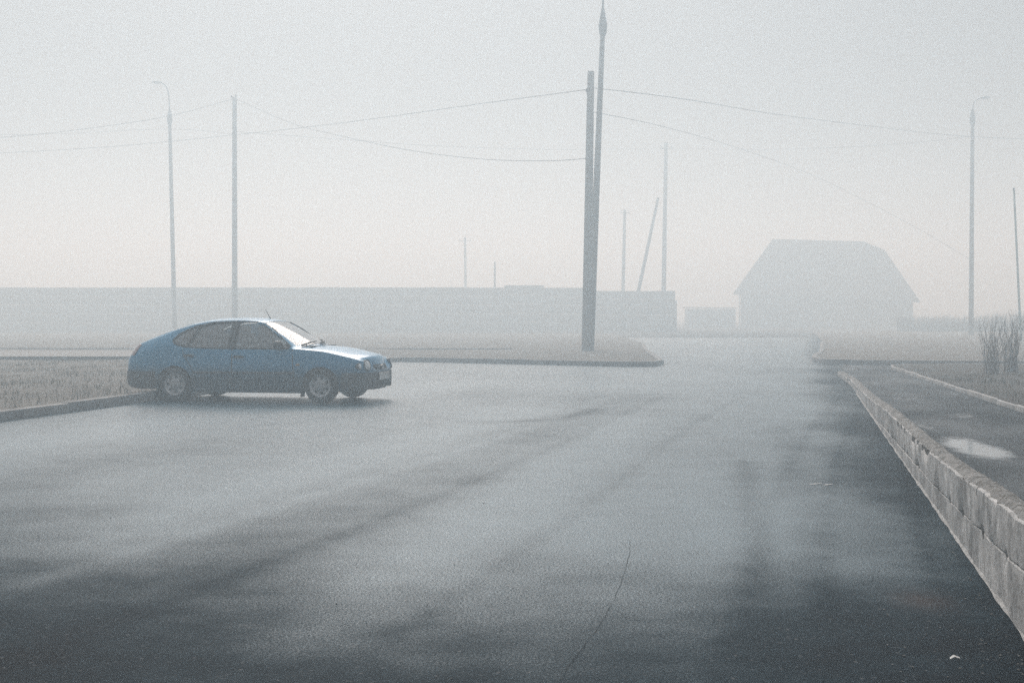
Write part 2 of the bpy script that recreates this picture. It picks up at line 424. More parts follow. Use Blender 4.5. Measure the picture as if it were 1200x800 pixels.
# ------------------------------------------------------------------ low concrete wall
def wall_h(d):
    T = [(1., .60), (3., .56), (5.94, .49), (9.65, .37), (13.7, .312), (16., .28), (19.7, .185), (24., .13), (31.6, .07)]
    for a, b in zip(T, T[1:]):
        if a[0] <= d <= b[0]: return lerp(a[1], b[1], (d - a[0]) / (b[0] - a[0]))
    return .07
def wall_x(d): return WA + WB * d - .14 * sstep(26, 31.5, d)
wall = thing('block_wall', 'low weathered concrete block wall running along the right road edge', 'wall')
bm = bmesh.new(); TH = .14
def course(zlo, zhi, d, length, off):
    while d < 31.4:
        e = min(31.5, d + length * random.uniform(.94, 1.05))
        j = random.uniform(-.004, .004); dz = random.uniform(-.004, .004); n = max(3, int((e - d) / .07)); prev = None; g = .004 / (e - d); c = .005
        for k in range(-1, n + 2):
            end = k < 0 or k > n; u = lerp(g, 1 - g, min(1, max(0, k / n))) + (.008 / (e - d) * (-1 if k < 0 else 1) if end else 0)
            y = lerp(d, e, u); x = wall_x(y) + off + j; z0, z1 = zlo(y), zhi(y) + dz
            if z1 - z0 < .03: z1 = z0 + .03
            i_ = c if end else 0
            zm = min(.05, (z1 - z0) * .3); pr = [(i_, z0 + c), (i_, z0 + zm), (i_, z1 - zm), (i_, z1 - c), (c, z1 - i_ * .9), (TH - c, z1 - i_ * .9), (TH - i_, z1 - c), (TH - i_, z0 + c), (TH - c, z0 + i_ * .9), (c, z0 + i_ * .9)]
            if z1 - z0 < .05: pr = [(p, z0 + (q - z0) * .9) for p, q in pr]
            ring = [bm.verts.new((x + p, y - p * WB, q)) for p, q in pr]
            if prev:
                for m in range(10): bm.faces.new((prev[m], ring[m], ring[(m + 1) % 10], prev[(m + 1) % 10]))
            else: bm.faces.new(ring[::-1])
            prev = ring
        bm.faces.new(prev)
        d = e
TOPC = .215
course(lambda d: -.05, lambda d: wall_h(d) - TOPC - .003, 1.3, 1.95, 0)
course(lambda d: max(-.05, wall_h(d) - TOPC + .003), lambda d: wall_h(d), 2.15, 1.95, .006)
bmesh.ops.recalc_face_normals(bm, faces=bm.faces)
for v in bm.verts: v.co += Vector((1, 0, .5)) * (.005 * noise.fractal(v.co * 9, 1, 2, 3) + .008 * noise.noise(v.co * 2.2))
for v in bm.verts:                        # knocked-off arrises and chips along the top and the bed joint
    hh = wall_h(v.co.y); fr = v.co.x - wall_x(v.co.y); q = noise.fractal(v.co * 4.3, 1, 2, 3)
    if fr < .03 and q > .20:
        if abs(v.co.z - hh) < .012: v.co.z -= min(.045, (q - .20) * .16); v.co.x += min(.03, (q - .20) * .09)
        elif abs(v.co.z - (hh - TOPC)) < .02: v.co.x += min(.03, (q - .20) * .10)
obj('block_courses', bm, WALLC, wall, smooth=28)
bm = bmesh.new()                         # mortar core showing in the joints
pr = None; d = 1.3
while d < 31.5:
    x = wall_x(d) + .014; h = wall_h(d) - .012
    c = [bm.verts.new((x, d, -.03)), bm.verts.new((x, d, h)), bm.verts.new((x + .11, d, h)), bm.verts.new((x + .11, d, -.03))]
    if pr:
        for k in range(4): bm.faces.new((pr[k], c[k], c[(k + 1) % 4], pr[(k + 1) % 4]))
    pr = c; d += .5
obj('mortar_core', bm, plain('dark_mortar', (.05, .05, .047), .95, var=.4, scale=20), wall)
bm = bmesh.new(); pr = None; d = 1.3     # crumbling mortar and dirt lying along the top
while d < 31.4:
    x = wall_x(d); h = wall_h(d); c = []
    for k in range(8):
        u = k / 7; w = lerp(.012 + .014 * noise.noise(Vector((d * 7, 0, 0))), TH + .025 * noise.noise(Vector((d * 3, 5, 0))), u)
        n1 = noise.fractal(Vector((d * 9, u * 2.2, 3)), 1, 2, 4)
        z = h + (.012 + .018 * n1 if 0 < k < 7 else -.006) + (.012 if 1 < k < 6 else 0)
        c.append(bm.verts.new((x + w + .004, d - w * WB, z)))
    if pr:
        for k in range(7): bm.faces.new((pr[k], pr[k + 1], c[k + 1], c[k]))
    pr = c; d += .035
bmesh.ops.recalc_face_normals(bm, faces=bm.faces)
obj('mortar_cap', bm, CAPC, wall, smooth=55)
bm = bmesh.new(); pr = None; d = 1.3     # pale fillet of lime along the foot
while d < 24:
    x = wall_x(d); n1 = noise.fractal(Vector((d * 2.2, 0, 8)), 1, 2, 3); w = max(.002, .009 + .010 * n1)
    c = [bm.verts.new((x - w, d, .003)), bm.verts.new((x - w * .4, d, .007 + .005 * n1)), bm.verts.new((x + .01, d, .018 + .016 * n1))]
    if pr:
        for k in range(2): bm.faces.new((pr[k], c[k], c[k + 1], pr[k + 1]))
    pr = c; d += .03
obj('mortar_fillet', bm, LIMEC, wall, smooth=60)

# ------------------------------------------------------------------ poles, lamps, wires
def pole_bm(base, top, r0, r1, n=14):
    bm = bmesh.new(); b, t = Vector(base), Vector(top)
    tube(bm, [b.lerp(t, k / 6) for k in range(7)], [lerp(r0, r1, k / 6) for k in range(7)], n); return bm
def insul(bm, p, s=1.):
    lathe(bm, [(.0, 0), (.014, 0), (.014, .09), (.05, .09), (.055, .12), (.035, .13), (.048, .16), (.03, .2), (0, .21)], 10, Matrix.Translation(p) @ Matrix.Scale(s, 4))
CER = plain('brown_ceramic', (.12, .07, .05), .3)

def rel(base, p): return tuple(p[k] - base[k] for k in range(3))
def utility_pole(name, label, base, top, r0, r1, arms=(), group='concrete utility poles'):
    t = thing(name, label, 'utility pole', base, 0, group)
    tp = rel(base, top)
    obj('shaft', pole_bm((0, 0, -.3), tp, r0, r1), POLEC, t, smooth=40)
    for (dz, L) in arms:
        bm = bmesh.new(); z = tp[2] - dz; xo = tp[0] * z / tp[2]
        box(bm, (xo, -r1 - .03, z), (L, .06, .06), None, .008)
        for s in (-1, 1): insul(bm, (xo + s * (L / 2 - .06), -r1 - .03, z + .03))
        obj('crossarm', bm, STEEL, t, smooth=40)
    return t
D0 = 48.
up_c = utility_pole('utility_pole', 'thick grey concrete utility pole at centre, sharing its foot with a taller lamp post', (xat(687, D0), D0, .1), (xat(692, D0), D0, zat(85, D0)), .175, .12)
D1 = 78.
up_l = utility_pole('utility_pole', 'slim concrete utility pole rising behind the blue car and its wires', (xat(275, D1), D1, .1), (xat(276, D1), D1, zat(115, D1)), .17, .125)
for ip in ((.12, -.02, zat(115, D1) - .15), (-.12, 0, zat(115, D1) - .2)):
    bm = bmesh.new(); insul(bm, ip); obj('insulator', bm, CER, up_l, smooth=40)
bm = bmesh.new(); insul(bm, (xat(692, D0) - xat(687, D0) - .14, -.05, zat(105, D0) - .3)); obj('insulator', bm, CER, up_c, smooth=40)
D2 = 114.
a2 = utility_pole('utility_pole', 'braced wooden pole with a slanting strut, seen faintly behind the fence end', (xat(777, D2), D2, 0), (xat(780, D2), D2, zat(168, D2)), .2, .15, ((.5, 1.0),))
bm = bmesh.new(); tube(bm, [(xat(738, D2) - xat(777, D2), .2, -.2), (xat(771, D2) - xat(777, D2), 0, zat(232, D2))], [.17, .12], 12)
obj('strut', bm, TIMBER, a2, smooth=40)
D3 = 122.
utility_pole('utility_pole', 'short faint pole between the central pole and the braced pole', (xat(729, D3), D3, 0), (xat(732, D3), D3, zat(246, D3)), .17, .13, ((.3, .8),))
D4 = 114.
utility_pole('fence_post', 'thin post top poking above the fence behind the car nose', (xat(579, D4), D4, 0), (xat(580, D4), D4, zat(307, D4)), .09, .08, group='thin posts behind the fence')
D5 = 140.
utility_pole('utility_pole', 'faintest distant pole, left of the thin post above the fence', (xat(546, D5), D5, 0), (xat(545, D5), D5, zat(278, D5)), .16, .12, ((.4, 1.2),))
D6 = 66.
t6 = thing('metal_post', 'leaning green metal post at the extreme right edge beside the bush', 'post', (xat(1197, D6), D6, 0))
bm = pole_bm((0, 0, -.2), (xat(1187, D6) - xat(1197, D6), 0, zat(222, D6)), .06, .045, 10)
obj('shaft', bm, plain('green_paint', (.22, .32, .30), .5), t6, smooth=40)
bm = bmesh.new(); lathe(bm, [(0, .08), (.05, .06), (.06, 0), (.06, -.04)], 12, Matrix.Translation((xat(1187, D6) - xat(1197, D6), 0, zat(222, D6)))); obj('cap', bm, STEEL, t6, smooth=40)

def lamp(label, base, shaft_top, r0, r1, armpts, head_dir):
    t = thing('street_lamp', label, 'street lamp', base, 0, 'street lamps standing in the fog')
    st_ = rel(base, shaft_top)
    obj('shaft', pole_bm((0, 0, -.3), st_, r0, r1), POLEC, t, smooth=40)
    bm = bmesh.new(); p = Vector(st_)
    lathe(bm, [(0, -.35), (r1 + .01, -.35), (r1 + .05, -.25), (r1 + .07, 0), (r1 + .03, .25), (.05, .62), (0, .62)], 16, Matrix.Translation(p))
    obj('collar', bm, STEEL, t, smooth=40)
    bm = bmesh.new(); tube(bm, smooth_line([tuple(p)] + [rel(base, q) for q in armpts], 5), .036, 8)
    obj('arm', bm, STEEL, t, smooth=50)
    e = Vector(rel(base, armpts[-1])); hd = Vector(head_dir).normalized()
    bm = bmesh.new()
    r = bmesh.ops.create_uvsphere(bm, u_segments=16, v_segments=10, radius=1)
    for v in r['verts']:
        q = v.co.copy(); v.co = Vector((q.x * .34, q.y * .13, (q.z * .09 if q.z > 0 else q.z * .05)))
    M = Matrix.Translation(e + hd * .28) @ Matrix.Rotation(math.atan2(hd.y, hd.x), 4, 'Z') @ Matrix.Rotation(-math.asin(hd.z), 4, 'Y')
    bmesh.ops.transform(bm, matrix=M, verts=bm.verts)
    hob = obj('lamp_head', bm, plain('lamp_grey', (.22, .225, .23), .5), t, smooth=40)
    bm = bmesh.new(); r = bmesh.ops.create_uvsphere(bm, u_segments=14, v_segments=8, radius=1)
    for v in r['verts']: v.co = Vector((v.co.x * .22 + .04, v.co.y * .1, v.co.z * .06 - .03))
    bmesh.ops.transform(bm, matrix=M, verts=bm.verts)
    obj('diffuser', bm, plain('lamp_glass', (.5, .5, .48), .3), hob, smooth=40)
    return t
DL = 48.45
lamp('tallest street lamp, leaning concrete post at centre whose top leaves the picture', (xat(691, DL), DL, .1), (xat(706, DL), DL, zat(32, DL)), .15, .085,
     [(xat(706.5, DL), DL, zat(-8, DL)), (xat(709, DL), DL - .1, zat(-32, DL)), (xat(728, DL), DL - .5, zat(-46, DL))], (.8, -.5, .15))
DL = 84.
lamp('slender street lamp with its arm bent left, standing over the car tail', (xat(205, DL), DL, .1), (xat(200, DL), DL, zat(140, DL)), .15, .10,
     [(xat(199.5, DL), DL, zat(118, DL)), (xat(197, DL), DL, zat(104, DL)), (xat(191, DL), DL, zat(98, DL))], (-1, 0, .05))
lamp('street lamp with its arm bent right, right of the house', (xat(1138, DL), DL, .1), (xat(1138, DL), DL, zat(140, DL)), .16, .11,
     [(xat(1138.5, DL), DL, zat(126, DL)), (xat(1141, DL), DL, zat(119, DL)), (xat(1147, DL), DL, zat(116, DL))], (1, 0, .08))

def wire(label, pts, r=.012):
    """pts: (px, py, distance) along the cable; a smooth hanging line through them"""
    bm = bmesh.new()
    W = smooth_line([(xat(a, d), d, zat(b, d)) for a, b, d in pts], 8)
    tube(bm, W, r, 6)
    tag(obj('overhead_wire', bm, WIREM, smooth=60), label, 'wire', 'overhead wires strung between the poles')
wire('upper wire from the left picture edge up to the slim pole top', [(-120, 168, 72.0), (0, 162, 73.6), (100, 152, 76.0), (198, 137, 77.4), (274, 117, 78.0)])
wire('short strand between the left lamp and the slim pole, under the upper wire', [(-60, 160, 90), (80, 157, 88), (201, 152, 84), (274, 158, 78)], .009)
wire('lower wire from the left edge rising past the slim pole to the central pole', [(-120, 184, 81.4), (0, 180, 80.7), (137, 172, 79.3), (274, 159, 77.8), (400, 145, 68.9), (560, 123, 57.2), (688, 106, 48.0)])
wire('wire dropping from the slim pole top, sagging to the central pole', [(277, 117, 78.0), (342, 145, 73.6), (400, 160, 68.9), (482, 177, 63.4), (565, 187, 57.2), (640, 189, 51.7), (690, 186, 48.0)])
wire('thin level wire behind, running from slim pole to braced pole', [(277, 155, 78.6), (400, 164, 81.6), (520, 172, 87.6), (664, 176, 94.8), (779, 174, 108.0)], .009)
wire('top wire running right from the central pole to the right edge', [(694, 104, 48.0), (800, 117, 53.2), (910, 135, 67.3), (1030, 150, 76.7), (1140, 161, 81.6), (1320, 168, 96.0)])
wire('wire sagging from braced pole to the right hand lamp', [(781, 174, 108.0), (880, 176, 96.0), (990, 173, 90.0), (1080, 167, 85.2), (1138, 160, 81.6)], .009)
wire('wire falling from the central pole across the house to the right lamp', [(694, 132, 48.0), (780, 150, 56.4), (870, 176, 68.9), (950, 205, 90.0), (1010, 234, 88), (1075, 268, 86), (1138, 305, 84)], .009)

# ------------------------------------------------------------------ fence behind
fence = thing('panel_fence', 'long pale concrete panel fence behind the blue car', 'fence', (xat(-60, 110), 110, 0))
PW = 3.2; n = 13; x0 = xat(-60, 110); k = 0; x = x0
while x < xat(792, 110) - .2:
    px = 600 + (x + PW / 2) / 110 * F
    ytop = 337 if px < 575 else (334.5 if px < 650 else (337.5 if px < 690 else 341))
    ht = zat(ytop, 110) + random.uniform(-.015, .015)
    w = min(PW, xat(792, 110) - x)
    bm = bmesh.new()
    for q in range(5):                   # five stacked boards with joints
        h0 = ht * q / 5
        box(bm, (x - x0 + w / 2, 0, h0 + ht / 10 + .02), (w - .12, .06, ht / 5 - .012), None, .012)
    obj('panel', bm, FENCEC, fence, smooth=40)
    bm = bmesh.new(); box(bm, (x - x0, 0, ht / 2 - .05), (.13, .14, ht + .1), None, .015)
    obj('post', bm, FENCEC, fence, smooth=40)
    x += PW
bm = bmesh.new(); box(bm, (xat(792, 110) - x0, 0, 1.2), (.16, .16, 2.6), None, .015); obj('post', bm, FENCEC, fence, smooth=40)

# ------------------------------------------------------------------ house in the fog
DH = 142.
def hx(px): return xat(px, DH)
def hz(py): return zat(py, DH)
hc = hx(967)
house = thing('house', 'hazy one storey house with a big half hipped roof at right', 'house', (hc, DH, 0), math.radians(-12))
def L(px, py, dy): return Vector((hx(px) - hc, dy, hz(py)))
depth = 8.5
bm = bmesh.new(); box(bm, ((hx(869) + hx(1066)) / 2 - hc, depth / 2, (hz(342)) / 2 - .1), (hx(1066) - hx(869), depth, hz(342) + .2), None, .02)
obj('wall', bm, PLASTER, house)
bm = bmesh.new()
Rf = {'a': L(861, 343, -.55), 'b': L(1073, 353, -.55), 'c': L(1073, 353, depth + .5), 'd': L(861, 343, depth + .5),
      'r0': L(905, 277, depth / 2), 'r1': L(1012, 281, depth / 2), 'q0': L(1036, 292, depth / 2 - 1.1), 'q1': L(1036, 292, depth / 2 + 1.1)}
V = {k: bm.verts.new(v) for k, v in Rf.items()}
for f in (('a', 'b', 'q0', 'r1', 'r0'), ('b', 'c', 'q1', 'q0'), ('q0', 'q1', 'r1'), ('c', 'd', 'r0', 'r1', 'q1'), ('d', 'a', 'r0'), ('a', 'd', 'c', 'b')):
    bm.faces.new([V[k] for k in f])
bmesh.ops.triangulate(bm, faces=bm.faces[:]); bmesh.ops.recalc_face_normals(bm, faces=bm.faces)
roof = obj('roof', bm, ROOFM, house)
bm = bmesh.new(); box(bm, (Rf['a'].lerp(Rf['b'], .5).x, -.56, Rf['a'].lerp(Rf['b'], .5).z - .08), ((Rf['b'] - Rf['a']).length, .05, .16), Matrix.Rotation(-math.atan2(Rf['b'].z - Rf['a'].z, Rf['b'].x - Rf['a'].x), 4, 'Y'))
obj('fascia', bm, TIMBER, house)
for px in (905, 960, 1020):
    bm = bmesh.new(); X = hx(px) - hc
    for (cx, cz, sx, sz) in ((0, .72, 1.25, .08), (0, -.72, 1.25, .08), (-.6, 0, .08, 1.36), (.6, 0, .08, 1.36), (0, 0, .05, 1.36)): box(bm, (X + cx, -.03, 1.75 + cz), (sx, .08, sz))
    wd = obj('window', bm, PLASTER, house)
    bm = bmesh.new(); box(bm, (X, -.012, 1.75), (1.13, .02, 1.37)); obj('pane', bm, plain('dark_pane', (.14, .145, .15), .2), wd)
bm = bmesh.new(); tube(bm, [(hx(868) - hc - .02, -.12, .1), (hx(868) - hc - .02, -.12, hz(345))], .06, 10); obj('downpipe', bm, STEEL, house, smooth=50)

shed = thing('shed', 'low flat roofed shed joined to the left of the house', 'shed', (hx(836), DH + 1, 0))
bm = bmesh.new(); box(bm, (0, 1.5, hz(362) / 2), (hx(864) - hx(808), 3, hz(362)), None, .02); obj('wall', bm, TIMBER, shed)
bm = bmesh.new(); box(bm, (0, 1.5, hz(361) + .04), (hx(866) - hx(806), 3.4, .1), Matrix.Rotation(.012, 4, 'Y'), .01); obj('roof', bm, ROOFM, shed)
bm = bmesh.new(); box(bm, (.3, -.03, .95), (.95, .05, 1.7), None, .01); obj('door', bm, TIMBER, shed)

# leafless shrubs
def shrub(name, label, cat, loc, n, h, rad, spread, r0, group, sub=3):
    bm = bmesh.new()
    for _ in range(n):
        a = random.uniform(0, 6.28); q = rad * math.sqrt(random.random()); b = Vector((q * math.cos(a), q * math.sin(a), -.05))
        hh = h * random.uniform(.55, 1.05); l = Vector((random.gauss(0, spread), random.gauss(0, spread), 1)) 
        pts = [b]; c = b.copy(); dv = l.normalized()
        for k in range(5):
            c = c + dv * hh / 5; dv = (dv + Vector((random.gauss(0, .10), random.gauss(0, .10), .05))).normalized(); pts.append(c.copy())
        tube(bm, pts, [r0 * (1 - k / 6.2) for k in range(6)], 5, False)
        for s in range(sub):
            k = random.randint(1, 4); p = pts[k]; dd = (dv + Vector((random.gauss(0, .5), random.gauss(0, .5), .2))).normalized(); LL = hh * random.uniform(.15, .4)
            tube(bm, [p, p + dd * LL * .5, p + dd * LL + Vector((0, 0, LL * .12))], [r0 * .5, r0 * .35, r0 * .15], 4, False)
    return tag(obj(name, bm, TWIG, loc=loc), label, cat, group)
x, d = gp(1163, 441); shrub('bush', 'bare twiggy bush on dark soil, left one beside the green post', 'bush', (x, d, .05), 46, 1.3, .18, .15, .006, 'bare bushes right of the footpath')
x, d = gp(1186, 439); shrub('bush', 'bare twiggy bush with denser upright stems, right one beside the green post', 'bush', (x, d, .05), 50, 1.5, .16, .11, .006, 'bare bushes right of the footpath')
hedge = [(1062, 112, 1.35), (1083, 110, 1.3), (1104, 109, 1.35), (1125, 108, 1.25), (1147, 106, 1.35), (1170, 104, 1.5), (1195, 102, 1.6)]
names = ['bare shrub against the house corner', 'bare shrub second from the house corner', 'bare shrub third from the house corner', 'bare shrub just left of the right lamp', 'bare shrub just right of the right lamp', 'bare shrub behind the left twiggy bush', 'bare shrub behind the right edge post']
for (px, dd, h), nm in zip(hedge, names):
    shrub('shrub', nm, 'shrub', (xat(px, dd), dd, 0), 230, h, .75, .22, .014, 'row of shrubs beyond the side road', 4)

# ------------------------------------------------------------------ the car
exec_car = True
def pchip(ys, u):
    n = len(ys); i = min(n - 2, int(u)); t = u - i
    d = [ys[k + 1] - ys[k] for k in range(n - 1)]
    def m(k):
        if k == 0: return d[0]
        if k == n - 1: return d[-1]
        return 0. if d[k - 1] * d[k] <= 0 else 2 * d[k - 1] * d[k] / (d[k - 1] + d[k])
    a, b = ys[i], ys[i + 1]; t2, t3 = t * t, t ** 3
    return (2 * t3 - 3 * t2 + 1) * a + (t3 - 2 * t2 + t) * m(i) + (-2 * t3 + 3 * t2) * b + (t3 - t2) * m(i + 1)
ST = [  # x, half width, under z, shoulder z, rail x y z, centre x z
    (-2.165, .56, .38, .62, -2.13, .48, .73, -2.17, .76), (-2.13, .68, .29, .66, -2.06, .58, .82, -2.15, .86),
    (-2.04, .76, .22, .72, -1.97, .635, .89, -2.09, .92), (-1.86, .81, .195, .79, -1.77, .655, .972, -1.93, .985),
    (-1.57, .835, .19, .86, -1.46, .645, 1.082, -1.62, 1.108), (-1.26, .842, .16, .895, -1.18, .62, 1.172, -1.32, 1.213),
    (-1.0, .845, .15, .885, -.94, .595, 1.238, -1.0, 1.284), (-.65, .845, .15, .858, -.62, .585, 1.283, -.65, 1.332),
    (-.25, .845, .15, .846, -.25, .58, 1.297, -.25, 1.338), (.1, .845, .15, .845, .05, .585, 1.282, 0., 1.328),
    (.30, .845, .15, .846, .17, .60, 1.257, .16, 1.303), (.55, .845, .15, .848, .49, .675, 1.065, .60, 1.095),
    (.80, .843, .15, .846, .80, .735, .864, 1.0, .888), (.92, .842, .15, .838, .92, .735, .853, 1.06, .884),
    (1.25, .84, .15, .810, 1.25, .72, .827, 1.32, .860), (1.57, .825, .175, .745, 1.55, .69, .770, 1.58, .805),
    (1.79, .78, .195, .69, 1.75, .645, .722, 1.79, .762), (1.90, .70, .21, .645, 1.84, .57, .685, 1.90, .727),
    (1.955, .55, .26, .58, 1.895, .43, .625, 1.95, .655), (1.985, .35, .33, .51, 1.94, .29, .535, 1.98, .56)]
COLS = list(zip(*ST))
def section(u):
    x, W, zb, zs, xr, yr, zr, xc, zc = [pchip(c, u) for c in COLS]
    P = [(x, .0, zb + .06), (x, .55 * W, zb + .05), (x, .90 * W, zb + .012)]
    for t in (0, .12, .35, .65, 1.): 
        z = lerp(zb, .475, t); P.append((x, W * (.955 + .045 * math.sin(math.pi / 2 * min(1, (z - .1) / .42)) - (.012 if t == 0 else 0)), max(zb, min(z, zs - .02))))
    zz = min(.475, zs - .02)
    for t in (.18, .4, .65, .85):
        z = lerp(zz, zs, t); P.append((x, W * (1 - .03 * t * t), z))
    ys = W * .955
    xs_, zs_ = x, zs
    P.append((xs_, ys, zs_))
    for t in (.08, .3, .55, .8, 1.):
        bl = t; bul = .018 * math.sin(math.pi * t) * min(1, (zr - zs) / .3)
        P.append((lerp(xs_, xr, bl), lerp(ys, yr, t) + bul, lerp(zs_, zr, t)))
    for t in (.15, .4, .7, 1.):
        y = yr * (1 - t); k = 1 - (1 - t) ** 2.2
        P.append((lerp(xr, xc, k), y, lerp(zr, zc, k)))
    return P
def body_loft():
    bm = bmesh.new(); N = len(ST); us = []
    for i in range(N - 1): us += [i + k / 4 for k in range(4)]
    us.append(N - 1)
    R = []; L_ = []
    for u in us:
        S = section(u)
        r = [bm.verts.new((x, -y, z)) for x, y, z in S]
        l = [r[0]] + [bm.verts.new((x, y, z)) for x, y, z in S[1:-1]] + [r[-1]]
        R.append(r); L_.append(l)
    for (a, b, la, lb) in zip(R, R[1:], L_, L_[1:]):
        for k in range(len(a) - 1):
            for q in ((a[k], b[k], b[k + 1], a[k + 1]), (la[k], la[k + 1], lb[k + 1], lb[k])):
                q2 = []
                for v in q:
                    if v not in q2: q2.append(v)
                if len(q2) > 2:
                    bm.faces.new(q2)
    for r, l in ((R[0], L_[0]), (R[-1], L_[-1])):
        for k in range(len(r) - 1):
            q2 = []
            for v in (r[k], r[k + 1], l[k + 1], l[k]):
                if v not in q2: q2.append(v)
            if len(q2) > 2: bm.faces.new(q2)
    bmesh.ops.recalc_face_normals(bm, faces=bm.faces)
    return bm

def mk_paint():
    n = NT('blue_car_paint')
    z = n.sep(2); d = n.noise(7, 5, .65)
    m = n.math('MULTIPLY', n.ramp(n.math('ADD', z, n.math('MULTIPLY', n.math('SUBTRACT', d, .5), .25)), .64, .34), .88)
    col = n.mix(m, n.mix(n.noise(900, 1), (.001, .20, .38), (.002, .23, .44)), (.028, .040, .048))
    n.b.inputs['Coat Weight'].default_value = .5; n.b.inputs['Coat Roughness'].default_value = .08; n.b.inputs['Specular IOR Level'].default_value = .35
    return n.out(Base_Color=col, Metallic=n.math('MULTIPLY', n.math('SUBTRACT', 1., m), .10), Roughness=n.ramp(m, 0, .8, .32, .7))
PAINT = mk_paint()
INTER = plain('cabin_trim', (.05, .052, .055), .85)
PLAST = plain('black_plastic', (.02, .021, .022), .55, var=.2)
GREYP = plain('bumper_plastic', (.055, .062, .068), .6, var=.25, scale=5)
RUBBER = plain('tyre_rubber', (.018, .018, .019), .8, var=.2)
ALLOY = plain('wheel_trim_silver', (.42, .43, .44), .42, .5, var=.2, scale=14)
CHROME = plain('chrome', (.6, .61, .62), .15, 1.)
REDL = plain('red_lens', (.12, .018, .018), .15, coat=1)
LENS = plain('clear_lens', (.74, .76, .77), .3, .0, coat=.6)
AMBER = plain('amber_lens', (.5, .22, .04), .2)
PLATE = plain('number_plate', (.55, .56, .56), .5, var=.12, scale=30)
def mk_glass(name, d0, d1):
    m = bpy.data.materials.new(name); m.use_nodes = True; t = m.node_tree; t.nodes.clear()
    o = t.nodes.new('ShaderNodeOutputMaterial'); tr = t.nodes.new('ShaderNodeBsdfTransparent'); tr.inputs[0].default_value = (.66, .72, .73, 1)
    gl = t.nodes.new('ShaderNodeBsdfGlossy'); gl.inputs['Roughness'].default_value = .06
    fr = t.nodes.new('ShaderNodeFresnel'); fr.inputs[0].default_value = 1.85
    nz = t.nodes.new('ShaderNodeTexNoise'); nz.inputs['Scale'].default_value = 9
    df = t.nodes.new('ShaderNodeBsdfDiffuse'); df.inputs[0].default_value = (.62, .65, .66, 1)
    mr = t.nodes.new('ShaderNodeMapRange'); mr.inputs[1].default_value = .3; mr.inputs[2].default_value = .8; mr.inputs[3].default_value = d0; mr.inputs[4].default_value = d1
    t.links.new(nz.outputs[0], mr.inputs[0])
    m0 = t.nodes.new('ShaderNodeMixShader'); t.links.new(mr.outputs[0], m0.inputs[0]); t.links.new(tr.outputs[0], m0.inputs[1]); t.links.new(df.outputs[0], m0.inputs[2])
    mx = t.nodes.new('ShaderNodeMixShader'); t.links.new(fr.outputs[0], mx.inputs[0]); t.links.new(m0.outputs[0], mx.inputs[1]); t.links.new(gl.outputs[0], mx.inputs[2]); t.links.new(mx.outputs[0], o.inputs[0])
    return m
GLASS = mk_glass('car_glass', .12, .42); DEW = mk_glass('dewy_glass', .5, .85)

CX, CY, CR = -4.035, 22.46, math.radians(-12.2)
car = thing('parked_car', 'muddy blue five door hatchback parked with its tail over the kerb', 'car', (CX, CY, .004), CR)
full = body_loft(); BVH = BVHTree.FromBMesh(full)
camL = Matrix.Rotation(-CR, 4, 'Z') @ Vector((-CX, -CY, H))
def seen(zx, zy):                        # where the photographed detail sits on the body shell
    px, py = 130 + zx / 3.4286, 350 + zy / 3.4286
    dv = Matrix.Rotation(-CR, 3, 'Z') @ Vector(((px - 600) / F, 1, (HY - py) / F))
    h = BVH.ray_cast(camL, dv.normalized()); return h[0], h[1]

